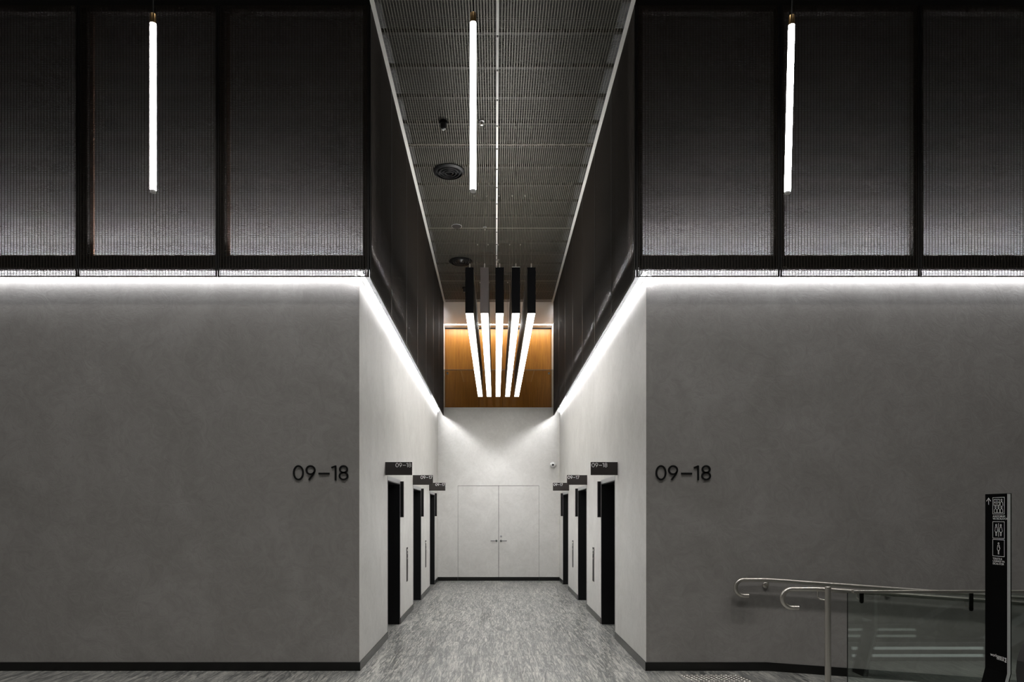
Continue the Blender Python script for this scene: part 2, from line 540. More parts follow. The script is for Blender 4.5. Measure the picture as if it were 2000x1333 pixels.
# lobby walls: one slab each side of the opening, running up behind the mesh
def front_wall(name, x0, x1, label):
    bm = bmesh.new()
    e0, e1 = (x0, x1 - 0.002) if x0 < XL else (x0 + 0.002, x1)
    box(bm, e0, e1, YF, YF + 0.15, -0.6, ZW)
    w = struct(name, bm, M_PLASTER, label)
    bm = bmesh.new()
    box(bm, x0, x1, YF + 0.15, YF + 0.25, ZW, 4.19)
    x0, x1 = (x0, XL + 0.055) if x0 < XL else (XR - 0.055, x1)
    box(bm, x0, x1, YF + 0.15, YF + 0.25, 4.19, ZT)
    obj('backing_board', bm, M_BACKING, w)
    return w
front_wall('wall_front_left', X_WEST, XL, 'grey troweled plaster lobby wall without handrail')
front_wall('wall_front_right', XR, X_EAST, 'grey troweled plaster lobby wall behind the ramp handrail')

def corridor_wall(name, xa, xb, label):
    bm = bmesh.new()
    y = YF + 0.15
    if xa < 0: box(bm, xb - 0.002, xb, YF + 0.0005, y, 0, ZW)
    else: box(bm, xa, xa + 0.002, YF + 0.0005, y, 0, ZW)
    for a, b in doors_y:
        box(bm, xa, xb, y, a, 0, ZW)
        box(bm, xa, xb, a, b, DOOR_H + HEAD, ZW)
        y = b
    box(bm, xa, xb, y, YE, 0, ZW)
    box(bm, xa, xb, YE, 18.75, 0, ZT)
    x0, x1 = (xa - 0.1, xa) if xa < 0 else (xb, xb + 0.1)
    w = struct(name, bm, M_PALE, label)
    obj('backing_board', bbox(x0, x1, YF + 0.25, YE, ZW - 0.2, ZT), M_BACKING, w)
    return w
corridor_wall('wall_left', XL - 0.15, XL, 'pale plaster lift corridor wall opposite the security camera side')
corridor_wall('wall_right', XR, XR + 0.15, 'pale plaster lift corridor wall on the security camera side')

# end wall with the flush double door
DX0, DX1, DXC, DZ = -0.911, 1.046, 0.074, 2.289
bm = bmesh.new()
box(bm, XL, DX0, YE, YE + 0.15, 0, 4.16)
box(bm, DX1, XR, YE, YE + 0.15, 0, 4.16)
box(bm, DX0, DX1, YE, YE + 0.15, DZ, 4.16)
struct('wall_back', bm, M_PALE, 'pale plaster end wall of the lift corridor')

door = empty('door_7', (DXC, YE, 0))
tag(door, 'flush plaster-coloured double door in the corridor end wall', 'door', kind='structure')
obj('door_frame', bbox(DX0 - DXC, DX1 - DXC, 0.06, 0.14, 0, DZ), M_BLACK, door)
for sgn, (a, b) in ((-1, (DX0, DXC)), (1, (DXC, DX1))):
    g0, g1 = (0.006, 0.005) if sgn < 0 else (0.005, 0.006)
    leaf = obj('door_leaf', bbox(a + g0 - DXC, b - g1 - DXC, 0.002, 0.05, SK, DZ - 0.008), M_PALE, door)
    kick = obj('kick_plate', bbox(a + g0 - DXC, b - g1 - DXC, -0.008, 0.05, 0.004, SK), M_SKIRT, leaf)
    bm = bmesh.new()
    hx, hz = sgn * 0.055, EYE - (1057 - 1005) / F * YE
    lathe(bm, [(0.026, 0.002), (0.026, -0.008), (0.012, -0.010), (0.012, -0.05)], 16, 'Y', (hx, 0, hz))
    tube(bm, [(hx, -0.048, hz), (hx + sgn * 0.04, -0.052, hz), (hx + sgn * 0.14, -0.052, hz)], 0.0095, 10)
    obj('lever_handle', bm, M_LEVER, leaf, smooth=True)
    if sgn > 0:
        bm = bmesh.new()
        lathe(bm, [(0.024, 0.002), (0.024, -0.009), (0.012, -0.013)], 16, 'Y', (hx, 0, hz + 0.112))
        obj('key_cylinder', bm, M_STEELDK, leaf, smooth=True)

# skirtings
def skirt(name, x0, x1, y0, y1, label):
    return struct(name, bbox(x0, x1, y0, y1, 0.0005, SK), M_SKIRT, label)
skirt('baseboard_front_left', X_WEST, XL + 0.010, YF - 0.010, YF, 'black skirting along the plain lobby wall')
bm = bmesh.new()
box(bm, XR - 0.010, RAMP_X, YF - 0.010, YF, 0.0005, SK)
v = box(bm, RAMP_X, X_EAST, YF - 0.010, YF, 0.0005, SK)
for q in v:
    if q.co.x > RAMP_X + 0.1: q.co.z -= dz
struct('baseboard_front_right', bm, M_SKIRT, 'black skirting that follows the ramp down')
def side_skirt(name, xa, xb, label):
    bm = bmesh.new()
    y = YF
    for a, b in doors_y:
        box(bm, xa, xb, y, a - 0.022, 0.0005, SK)
        y = b + 0.022
    box(bm, xa, xb, y, YE, 0.0005, SK)
    struct(name, bm, M_SKIRT, label)
side_skirt('baseboard_left', XL, XL + 0.010, 'dark skirting along the corridor wall opposite the camera side')
side_skirt('baseboard_right', XR - 0.010, XR, 'dark skirting along the corridor wall on the camera side')
bm = bmesh.new()
box(bm, XL, DX0, YE - 0.010, YE, 0.0005, SK)
box(bm, DX1, XR, YE - 0.010, YE, 0.0005, SK)
struct('baseboard_back', bm, M_SKIRT, 'black skirting along the corridor end wall')

# lift doorways
def lift_doorway(n, side, a, b, label):
    """side -1: west wall, +1: east wall. x grows into the wall"""
    xf = XL if side < 0 else XR
    d = empty('door_%d' % n, (xf, a, 0))
    tag(d, label, 'door', kind='structure')
    s = side
    def bx(x0, x1, y0, y1, z0, z1):
        x0, x1 = sorted((s * x0, s * x1))
        return bbox(x0, x1, y0, y1, z0, z1)
    w = b - a
    # stainless head and slim jamb edges, proud of the plaster
    obj('frame_head', bx(-0.004, 0.15, -0.02, w + 0.02, DOOR_H, DOOR_H + HEAD), M_STEELDK, d)
    for y0, y1 in ((-0.02, 0.0), (w, w + 0.02)):
        obj('frame_jamb', bx(-0.004, 0.15, y0, y1, 0.001, DOOR_H), M_STEELDK, d)
        obj('jamb_lining', bx(0.0, 0.40, *((0.0, 0.012) if y0 < 0 else (w - 0.012, w)), 0.001, DOOR_H), M_BLACK, d)
    obj('head_lining', bx(0.0, 0.40, 0.012, w - 0.012, DOOR_H - 0.012, DOOR_H), M_BLACK, d)
    for y0, y1 in ((0.012, w / 2 - 0.003), (w / 2 + 0.003, w - 0.012)):
        obj('lift_door_panel', bx(0.36, 0.40, y0, y1, 0.001, DOOR_H - 0.012), M_BLACK, d)

order = ['first lift doorway from the lobby', 'second lift doorway from the lobby', 'last lift doorway before the end wall']
wallname = {-1: 'on the wall opposite the security camera', 1: 'on the wall nearer the security camera'}
for s_i, s in enumerate((-1, 1)):
    for i, (a, b) in enumerate(doors_y):
        lift_doorway(1 + i + 3 * s_i, s, a, b, 'black recessed %s, %s' % (order[i], wallname[s]))

# landing above the end wall
struct('floor_landing', bbox(XL, XR, YE + 0.15, 18.72, 3.9, 4.14), M_LOBBYPALE, 'upper landing slab behind the glass balustrade')
struct('ceiling_landing', bbox(XL, XR, YE + 0.02, 18.34, ZC, ZC + 0.09), M_WHITE, 'white ceiling over the upper landing')
bm = bbox(XL, XR, 18.44, 18.75, ZC, ZC + 0.09)
struct('trim_2', bm, M_WHITE, 'white ceiling margin beside the timber wall')
struct('trim_3', bbox(XL, XR, 18.34, 18.44, ZC + 0.035, ZC + 0.09), M_WHITE, 'recess of the slot light')
tw = empty('wall_timber', (0, 18.70, 4.14))
tag(tw, 'orange brown timber panelled wall above the corridor end wall', kind='structure')
tx = [XL + 0.002, -1.362, -0.456, 0.187, 0.83, 1.505, XR - 0.002]
for a, b in zip(tx, tx[1:]):
    obj('timber_panel', bbox(a + 0.003, b - 0.003, 0.0, 0.02, 0.0, 2.53), M_TIMBER, tw)
obj('shadow_gap', bbox(XL, XR, 0.022, 0.05, 0.0, 2.60), M_BLACK, tw)

# plenum over the mesh ceiling, ends of the lobby
struct('ceiling_plenum', bbox(XL - 0.25, XR + 0.25, MF, YE + 0.02, 7.35, 7.45), M_PLENUM, 'black soffit above the mesh ceiling')
bm = bmesh.new()
box(bm, XL - 0.25, XL - 0.15, YF + 0.15, 18.75, ZT, 7.35)
box(bm, XR + 0.15, XR + 0.25, YF + 0.15, 18.75, ZT, 7.35)
box(bm, XL, XR, YE + 0.02, YE + 0.05, ZC + 0.09, 7.35)
box(bm, X_WEST, XL, YF, YF + 0.15, ZT, 7.75)
box(bm, XR, X_EAST, YF, YF + 0.15, ZT, 7.75)
box(bm, XL - 0.15, XR + 0.15, MF + 0.1, MF + 0.14, ZC + 0.12, 7.75)
struct('wall_upper', bm, M_PLENUM, 'black upper walls around the ceiling void')
struct('ceiling_lobby', bbox(X_WEST, X_EAST, -6.0, YF + 0.15, 7.75, 7.9), M_LOBBY, 'dark lobby ceiling')
struct('wall_lobby_left', bbox(X_WEST - 0.15, X_WEST, -6.0, YF + 0.15, -0.6, 7.9), M_LOBBYPALE, 'plain lobby side wall')
struct('wall_lobby_right', bbox(X_EAST, X_EAST + 0.15, -6.0, YF + 0.15, -0.6, 7.9), M_LOBBYPALE, 'plain lobby side wall by the escalator')
struct('wall_lobby_back', bbox(X_WEST, X_EAST, -6.15, -6.0, -0.6, 7.9), M_LOBBYPALE, 'plain lobby wall facing the lifts')

# ------------------------------------------------------------------ woven mesh panels
grid_cache = {}
def grid_mesh(w, h, mat, flip=False, cross=0.0105, deep=0.008, thick=0.0012):
    """slim upright bars at 30 mm with close cross bars; local x right, z up, front at y = 0"""
    k = (round(w, 3), round(h, 3), mat.name, flip)
    if k in grid_cache: return grid_cache[k]
    bm = bmesh.new()
    n = max(2, round(w / 0.030)); p = w / n
    f = -1 if flip else 1
    def b(x0, x1, y0, y1, z0, z1):
        y0, y1 = sorted((f * y0, f * y1))
        box(bm, x0, x1, y0, y1, z0, z1)
    for i in range(1, n):
        b(i * p - 0.0029, i * p + 0.0029, 0.0, 0.002, 0, h)
    m = max(2, round(h / cross)); q = h / m
    for j in range(1, m):
        b(0, w, 0.002, 0.002 + deep, j * q - thick, j * q + thick)
    b(0, w, 0.0, 0.009, 0.0, 0.007)
    b(0, w, 0.0, 0.009, h - 0.007, h)
    grid_cache[k] = mesh_from(bm, 'mesh_panel', mat)
    return grid_cache[k]

bar_cache = {}
def add_panel(screen, x, y, z, rz, w, h, first=True):
    o = bpy.data.objects.new('mesh_panel', grid_mesh(w - 0.006, h, M_BRONZE))
    o.location = (x, y, z); o.rotation_euler = (0, 0, rz)
    link(o, screen)
    k = round(h, 3)
    if k not in bar_cache:
        bar_cache[k] = mesh_from(bbox(0, 0.017, -0.001, 0.010, 0, h), 'edge_bar', M_FRAME)
    for bx_ in (0.0, w - 0.006 - 0.017):
        e = bpy.data.objects.new('edge_bar', bar_cache[k])
        e.location = (bx_, 0, 0)
        link(e, o)

H = ZM1 - ZM0
ZB0, ZB1 = 4.072, 4.187
def screen_front(label, edges, posts, x0, x1):
    s = empty('mesh_screen', (0, MF, ZM0))
    tag(s, label, 'mesh screen', 'dark mesh screens above the plaster walls')
    for a, b in zip(edges, edges[1:]):
        add_panel(s, a + 0.003, 0, 0, 0, b - a, H)
    obj('bottom_rail', bbox(x0, x1, 0.012, 0.075, ZB0 - ZM0, ZB1 - ZM0), M_FRAME, s)
    obj('packer', bbox(x0, x1, 0.045, 0.075, ZB1 - ZM0, ZB1 + 0.022 - ZM0), M_PACKER, s)
    obj('top_rail', bbox(x0, x1, 0.012, 0.075, 6.645 - ZM0, 6.79 - ZM0), M_FRAME, s)
    for a, b in posts:
        pst = obj('post', bbox(a, b, 0.012, 0.085, ZB0 - ZM0, 6.645 - ZM0), M_FRAME, s)
        if x1 < 0 and b < ML - 0.1:
            obj('packer', bbox(b, b + 0.028, 0.05, 0.085, ZB1 - ZM0, 6.645 - ZM0), M_PACKER, pst)
    return s
le = [ML - 0.014, -2.785, -4.185, -5.585, -6.985]
screen_front('dark mesh screen above the plain lobby wall', sorted(le),
             [(-4.205, -4.09), (-2.81, -2.715), (-5.605, -5.49), (-1.33, ML - 0.014)], -6.985, ML - 0.014)
re_ = [MR + 0.014, 2.846, 4.246, 5.646, 7.046]
screen_front('dark mesh screen above the lobby wall with the ramp handrail', re_,
             [(2.79, 2.897), (4.185, 4.287), (5.59, 5.70), (MR + 0.014, 1.475)], MR + 0.014, 7.046)

PW = (YE - MF) / 7
def screen_side(label, side):
    s = empty('mesh_screen', ((ML if side < 0 else MR), MF, ZM0))
    tag(s, label, 'mesh screen', 'dark mesh screens above the plaster walls')
    for i in range(7):
        if side < 0: add_panel(s, 0, i * PW + 0.003, 0, math.pi / 2, PW, H)
        else: add_panel(s, 0, (i + 1) * PW - 0.003, 0, -math.pi / 2, PW, H)
    L = YE - MF
    def bx(x0, x1, y0, y1, z0, z1):
        x0, x1 = sorted((side * x0, side * x1))
        return bbox(x0, x1, y0, y1, z0 - ZM0, z1 - ZM0)
    obj('bottom_rail', bx(0.012, 0.06, 0.088, L, ZB0, ZB1), M_FRAME, s)
    obj('pelmet', bx(0.012, 0.016, 0.09, L - 0.002, ZM0 + 0.002, ZB0), M_PELMET, s)
    obj('top_rail', bx(0.012, 0.06, 0.088, L, 6.645, 6.70), M_FRAME, s)
    for i in range(1, 8):
        y = i * PW
        obj('post', bx(0.012, 0.06, y - 0.05, min(L - 0.002, y + 0.05), ZB1, 6.645), M_FRAME, s)
screen_side('dark mesh screen lining the corridor opposite the security camera side', -1)
screen_side('dark mesh screen lining the corridor on the security camera side', 1)

# mesh ceiling of the corridor
ceil = empty('ceiling', (0, MF, ZC))
tag(ceil, 'dark bronze mesh ceiling over the lift corridor', kind='structure')
YC0 = 6.70
cy = [YC0, 9.43, 12.19, 14.95, YE]
for a, b in zip(cy, cy[1:]):
    for x0, x1 in ((ML + 0.044, 0.004), (0.036, MR - 0.044)):
        o = bpy.data.objects.new('mesh_panel', grid_mesh(x1 - x0, b - a - 0.006, M_CEILMESH, cross=0.014, deep=0.0016, thick=0.0006))
        o.location = (x0, a + 0.003 - MF, 0)
        o.rotation_euler = (-math.pi / 2, 0, math.pi)
        # after the flip local x runs west, local z runs south: shift to the far east corner
        o.location = (x1, b - 0.003 - MF, 0)
        o.rotation_euler = (math.pi / 2, 0, math.pi)
        o.location = (x1, a + 0.003 - MF, 0)
        link(o, ceil)
for x0, x1 in ((ML, ML + 0.042), (MR - 0.042, MR)):
    obj('edge_strip', bbox(x0, x1, YC0 - MF, YE - MF, -0.008, 0.004), M_ALU, ceil)
cs = obj('centre_strip', bbox(0.006, 0.034, YC0 - MF, YE - MF, -0.006, 0.006), M_ALU, ceil)
carriers = [7.28 + i * 0.562 for i in range(17)]
for y in carriers:
    if y < YE - 0.05:
        obj('carrier', bbox(ML + 0.02, MR - 0.02, y - 0.02 - MF, y + 0.02 - MF, 0.018, 0.06), M_FRAME, ceil)
        obj('clip', bbox(0.010, 0.030, y - 0.012 - MF, y + 0.012 - MF, -0.011, -0.006), M_FRAME, cs)
for y in cy[1:-1]:
    obj('seam_bar', bbox(ML + 0.036, MR - 0.036, y - 0.008 - MF, y + 0.008 - MF, -0.004, 0.008), M_CEILMESH, ceil)

# ------------------------------------------------------------------ cove lights along the wall heads
def cove(label, x0, x1, y0, y1, dx, dy):
    """dx, dy: direction off the wall"""
    c = empty('cove_light', ((x0 + x1) / 2, (y0 + y1) / 2, 4.05))
    tag(c, label, 'cove light', 'cove lights along the wall heads')
    cx_, cy_ = (x0 + x1) / 2, (y0 + y1) / 2
    def b(o0, o1, z0, z1):
        X0, X1 = (x0, x1) if dx == 0 else sorted((x0 + dx * o0, x0 + dx * o1))
        Y0, Y1 = (y0, y1) if dy == 0 else sorted((y0 + dy * o0, y0 + dy * o1))
        return bbox(X0 - cx_, X1 - cx_, Y0 - cy_, Y1 - cy_, z0 - 4.05, z1 - 4.05)
    # channel under the screen's bottom rail; its lens leans towards the wall, so only the lit wall is seen
    d0, d1, zt, zb_ = 0.076, 0.112, 4.0715, 4.053
    obj('channel', b(d1 - 0.004, d1, zb_ - 0.002, zt), M_FRAME, c)
    bm = bmesh.new()
    q = [(d1 - 0.004, zt), (d0, zt), (d0 + 0.006, zb_), (d1 - 0.004, zb_)]
    ring = []
    for end in (0, 1):
        r_ = []
        for o_, z_ in q:
            if dx: r_.append(bm.verts.new((x0 + dx * o_ - cx_, (y0, y1)[end] - cy_, z_ - 4.05)))
            else: r_.append(bm.verts.new(((x0, x1)[end] - cx_, y0 + dy * o_ - cy_, z_ - 4.05)))
        ring.append(r_)
    for k_ in range(4):
        f_ = bm.faces.new((ring[0][k_], ring[0][(k_ + 1) % 4], ring[1][(k_ + 1) % 4], ring[1][k_]))
        f_.material_index = 1 if k_ == 1 else 0
    bm.faces.new(ring[0]); bm.faces.new(list(reversed(ring[1])))
    bmesh.ops.recalc_face_normals(bm, faces=bm.faces[:])
    obj('diffuser', bm, [M_FRAME, M_COVE], c)
    # second lens lying on the plaster head, washing the wall behind the mesh
    x0, x1 = (x0, XL - 0.06) if x0 < XL else (XR + 0.06, x1)
    obj('uplight_lens', b(-0.040, -0.018, ZW + 0.001, ZW + 0.003), M_COVEUP, c)

def wall_cove(label, x, s_, y0, y1):
    """corridor strip fixed to the head of the plaster, its lens facing across the corridor; s_: direction off the wall"""
    c = empty('cove_light', (x, (y0 + y1) / 2, 4.05))
    tag(c, label, 'cove light', 'cove lights along the wall heads')
    hl = (y1 - y0) / 2
    def xs_(a, b): return sorted((s_ * a, s_ * b))
    a, b = xs_(0.0005, 0.010)
    obj('channel', bbox(a, b, -hl, hl, -0.022, 0.018), M_ALU, c)
    bm = bmesh.new()
    a, b = xs_(0.010, 0.034)
    box(bm, a, b, -hl, hl, -0.021, 0.017)
    bm.faces.ensure_lookup_table()
    for f in bm.faces:
        n = f.normal if f.normal.length > 0.5 else None
        f.normal_update()
        if f.normal.x * s_ > 0.9: f.material_index = 1
    obj('diffuser', bm, [M_COVELOW, M_COVEOUT], c)
    a, b = xs_(-0.040, -0.018)
    obj('uplight_lens', bbox(a, b, -hl, hl, ZW + 0.001 - 4.05, ZW + 0.003 - 4.05), M_COVEUP, c)
M_COVELOW = glow('cove_edge_glow', (0.98, 0.985, 1.0), 46.0)
cove('white cove light strip along the head of the plain lobby wall', X_WEST + 0.05, XL + 0.09, YF, YF, 0, -1)
cove('white cove light strip along the lobby wall above the ramp handrail', XR - 0.09, X_EAST - 0.05, YF, YF, 0, -1)
wall_cove('white cove light strip along the corridor wall opposite the security camera side', XL, 1, YF - 0.03, YE - 0.24)
wall_cove('white cove light strip along the corridor wall on the security camera side', XR, -1, YF - 0.03, YE - 0.24)

c = empty('slot_light', (0.073, 18.39, ZC))
tag(c, 'thin warm slot light in the white landing ceiling before the timber wall', 'slot light')
obj('diffuser', bbox(XL + 0.03 - 0.073, XR - 0.03 - 0.073, -0.016, 0.016, -0.004, 0.01), M_SLOT, c)
obj('channel', bbox(XL + 0.02 - 0.073, XR - 0.02 - 0.073, -0.045, 0.045, 0.011, 0.033), M_ALU, c)

# ------------------------------------------------------------------ five long suspended lights
PY0, PY1, PZ0, PZ1, PWD = 8.92, 15.24, 4.23, 4.826, 0.107
pn = ['first of five long box pendants counted from the wall opposite the security camera',
      'second of five long box pendants, with bare metal end plate',
      'middle one of five long black-ended box pendants over the corridor',
      'fourth of five long box pendants, with pale edge on its top',
      'last of five long box pendants, nearest the security camera side wall']
for i in range(5):
    x = [-0.342, -0.145, 0.053, 0.266, 0.469][i]
    p = empty('linear_pendant', (x, PY0, PZ0))
    tag(p, pn[i], 'pendant light', 'long box pendants over the corridor')
    h, L, w = PZ1 - PZ0, PY1 - PY0, PWD / 2
    obj('housing', bbox(-w, w, 0.006, L, 0.004, h), M_HOUSING, p)
    obj('end_plate', bbox(-w - 0.001, w + 0.001, 0.0, 0.006, 0.0, h + 0.002), M_CAPMETAL if i == 1 else M_CAP, p)
    obj('diffuser', bbox(-w + 0.006, w - 0.006, 0.0065, L - 0.004, -0.006, 0.004), M_LINEAR, p)
    obj('uplight_diffuser', bbox(-w + 0.012, w - 0.012, 0.02, 3.3, h, h + 0.004), M_UP, p)
    if i == 3:
        obj('top_trim', bbox(-w, w, -0.004, 0.004, h + 0.002, h + 0.012), M_ALU, p)
    for cyy in (8.98, 10.92, 12.90, 15.0):
        bm = bmesh.new()
        tube(bm, [(0, cyy - PY0, h), (0, cyy - PY0, ZC - PZ0)], 0.0016, 6)
        cb = obj('cable', bm, M_CABLE, p)
        bm = bmesh.new()
        lathe(bm, [(0.004, h + 0.075), (0.009, h + 0.07), (0.009, h + 0.02), (0.006, h), ], 10, 'Z', (0, cyy - PY0, 0))
        obj('cable_gripper', bm, M_STEEL, cb, smooth=True)
        bm = bmesh.new()
        lathe(bm, [(0.012, ZC - PZ0 - 0.002), (0.012, ZC - PZ0 - 0.012), (0.004, ZC - PZ0 - 0.03)], 10, 'Z', (0, cyy - PY0, 0))
        obj('ceiling_cup', bm, M_STEEL, cb, smooth=True)

# ------------------------------------------------------------------ hanging tube lights in the lobby
def tube_light(x, y, zb, zt, label, tilt=0.0, tl=7.75):
    t = empty('tube_pendant', (x, y, zt))
    tag(t, label, 'pendant light', 'hanging tube lights in the lobby')
    t.rotation_euler = (0, tilt, 0)
    r = 0.0205
    L = zt - zb
    bm = bmesh.new()
    lathe(bm, [(r * 0.8, -L + 0.012), (r, -L + 0.018), (r, 0.0)], 20)
    obj('glowing_tube', bm, M_TUBE, t, smooth=True)
    bm = bmesh.new()
    lathe(bm, [(r * 0.5, -L), (r * 0.92, -L), (r * 0.92, -L + 0.012), (r * 0.5, -L + 0.012)], 20)
    obj('end_cap', bm, M_DOME, t, smooth=True)
    bm = bmesh.new()
    lathe(bm, [(r * 0.9, 0.0005), (r * 0.97, 0.004), (r * 0.97, 0.060), (r * 0.9, 0.064), (0.006, 0.066)], 20)
    obj('brass_cap', bm, M_BRASS, t, smooth=True)
    bm = bmesh.new()
    tube(bm, [(0, 0, 0.058), (-math.sin(tilt) * 0, 0, tl - zt)], 0.004, 8)
    obj('cord', bm, M_CORD, t)
    return t
YT = 4.5
def zpx(py, y): return EYE + (1005 - py) / F * y
def xpx(px, y): return (px - 968) / F * y
tube_light(xpx(299, YT), YT, zpx(376, YT), zpx(47, YT), 'slim glowing tube hanging before the mesh of the plain lobby wall')
tube_light(xpx(924, YT), YT, zpx(375, YT), zpx(45, YT), 'slim glowing tube hanging before the corridor opening')
tube_light(xpx(1546, YT), YT, zpx(379, YT), zpx(50, YT), 'slim glowing tube, slightly tilted, hanging on the ramp handrail side', tilt=0.0245, tl=7.745)
# downlights added out of view to brighten the lobby walls and floor
for yy in (4.7, 1.9):
    for i, xx in enumerate((-5.6, -2.8, 0.0, 2.8, 5.6)):
        d = empty('added_downlight', (xx, yy, 7.75))
        tag(d, 'added fill downlight, out of view in the high lobby ceiling', 'downlight', 'added lobby fill downlights')
        bm = bmesh.new(); lathe(bm, [(0.085, -0.0005), (0.085, -0.008), (0.070, -0.010), (0.070, -0.0005)], 24)
        obj('trim_ring', bm, M_BLACK, d, smooth=True)
        ld = bpy.data.lights.new('added_fill_lamp', 'SPOT')
        ld.energy = P_DOWN; ld.spot_size = math.radians(96); ld.spot_blend = 0.9; ld.shadow_soft_size = 0.28
        ld.color = (1.0, 0.97, 0.93)
        lo = bpy.data.objects.new('added_fill_lamp', ld); lo.location = (0, 0, -0.02)
        link(lo, d)

# ------------------------------------------------------------------ blade signs, hall lanterns, call panels
sy = [8.60, 11.46, 14.27]
txts = ['09-18', '09-17', '09-17']
ordn = ['first', 'second', 'third']
for s in (-1, 1):
    for i in range(3):
        xf = XL if s < 0 else XR
        side_txt = 'on the wall %s the security camera' % ('opposite' if s < 0 else 'beside')
        sg = empty('lift_sign', (xf, sy[i], 2.093))
        tag(sg, '%s dark blade sign with white 09–%s %s' % (ordn[i], txts[i][-2:], side_txt), 'sign', 'blade signs beside the lift doorways')
        w, h = 0.339, 0.164
        xa, xb = (0.0, w) if s < 0 else (-w, 0.0)
        obj('plate', bbox(xa + 0.0005, xb - 0.0005, 0, 0.012, 0, h), M_SIGN, sg)
        uh = 0.0535
        tw_ = digits_width(txts[i], uh)
        tx0 = xb - 0.012 - tw_ if s < 0 else xa + 0.012
        M0 = Matrix.Translation((tx0, 0.0, h - 0.011 - uh)) @ FACE_FRONT
        digits(txts[i], uh, sg, M_INK, M0, depth=0.0015, s=0.13)

        hy = doors_y[i][1] + 0.045
        hl = empty('hall_lantern', (xf, hy, 1.555))
        tag(hl, 'black hall lantern past the %s lift doorway %s' % (ordn[i], side_txt), 'lantern', 'hall lanterns beside the lift doorways')
        x0, x1 = sorted((0.0005 * -s, -s * 0.047))
        obj('case', bbox(x0, x1, 0, 0.05, 0, 0.525, 0.002), M_SIGN, hl)
        x0, x1 = sorted((0.008 * -s, -s * 0.040))
        obj('face_lens', bbox(x0, x1, -0.0015, 0.0, 0.01, 0.515), M_BLACK, hl)
        if i < 2:
            cyy = (doors_y[i][1] + doors_y[i + 1][0]) / 2
            cp = empty('call_panel', (xf, cyy, 0.545))
            tag(cp, 'bronze call panel after the %s lift doorway %s' % (ordn[i], side_txt), 'call panel', 'lift call panels')
            x0, x1 = sorted((0.0005 * -s, -s * 0.006))
            obj('face_plate', bbox(x0, x1, -0.075, 0.075, 0, 0.535, 0.0015), M_FRAME, cp)
            for bz, mm in ((0.44, M_STEEL), (0.36, M_STEEL)):
                bm = bmesh.new()
                lathe(bm, [(0.016, -s * 0.006), (0.016, -s * 0.009), (0.012, -s * 0.010)], 14, 'X', (0, 0, bz))
                bt = obj('call_button', bm, mm, cp)
            bm = bbox(min(-s * 0.006, -s * 0.0075), max(-s * 0.006, -s * 0.0075), -0.02, 0.02, 0.475, 0.505)
            obj('indicator', bm, M_INDICATOR, cp)

# ------------------------------------------------------------------ large black numerals on the lobby walls
hN = 392 / 13.333 / (F / YF)
for px0, lab in ((168 / 13.333 + 560, 'large black 09–18 numerals on the plain lobby wall'),
                 (1280.0, 'large black 09–18 numerals on the lobby wall above the ramp')):
    e = empty('wall_numerals', (xpx(px0, YF), YF, zpx(938.8, YF)))
    tag(e, lab, 'numerals', 'black 09–18 numerals beside the corridor opening')
    digits('09-18', hN, e, M_BLACK, FACE_FRONT, depth=0.012)

# ------------------------------------------------------------------ security camera on the end wall
e = empty('security_camera', (xpx(1079.5, YE), YE, zpx(908.5, YE)))
tag(e, 'small white dome security camera on the corridor end wall', 'camera')
bm = bmesh.new(); lathe(bm, [(0.070, -0.0005), (0.070, -0.030), (0.064, -0.042)], 24, 'Y')
obj('mount', bm, M_DOME, e, smooth=True)
bm = bmesh.new(); lathe(bm, [(0.060, -0.040), (0.059, -0.060), (0.050, -0.082), (0.034, -0.098), (0.012, -0.106)], 24, 'Y')
dome = obj('dome', bm, M_DOME, e, smooth=True)
bm = bmesh.new(); lathe(bm, [(0.024, -0.080), (0.024, -0.108), (0.016, -0.113)], 18, 'Y', (-0.004, 0, -0.006))
obj('lens', bm, M_LENS, dome, smooth=True)

# ------------------------------------------------------------------ ceiling fittings
def on_ceiling(px, py):
    y = F * (ZC - EYE) / (1005 - py)
    return xpx(px, y), y
def air_diffuser(px, py, label):
    x, y = on_ceiling(px, py)
    a = empty('air_diffuser', (x, y, ZC - 0.008))
    tag(a, label, 'air diffuser', 'round ceiling air diffusers')
    bm = bmesh.new(); lathe(bm, [(0.235, 0.0), (0.235, -0.010), (0.205, -0.030), (0.195, -0.030), (0.195, 0.0)], 40)
    obj('outer_ring', bm, M_BLACK, a, smooth=True)
    for r in (0.155, 0.105, 0.058):
        bm = bmesh.new()
        lathe(bm, [(r, -0.001), (r + 0.012, -0.012), (r, -0.034), (r - 0.006, -0.034), (r - 0.012, -0.001)], 32)
        obj('cone_ring', bm, M_CAPBLK, a, smooth=True)
    bm = bmesh.new(); lathe(bm, [(0.192, -0.001), (0.192, -0.004)], 32)
    obj('back_disc', bm, M_BLACK, a)
M_CAPBLK = simple('diffuser_black', (0.018, 0.018, 0.019), 0.3)
air_diffuser(877, 334, 'round black ceiling air diffuser with concentric rings, nearer the lobby')
air_diffuser(900, 510, 'round black ceiling air diffuser behind the long pendants')

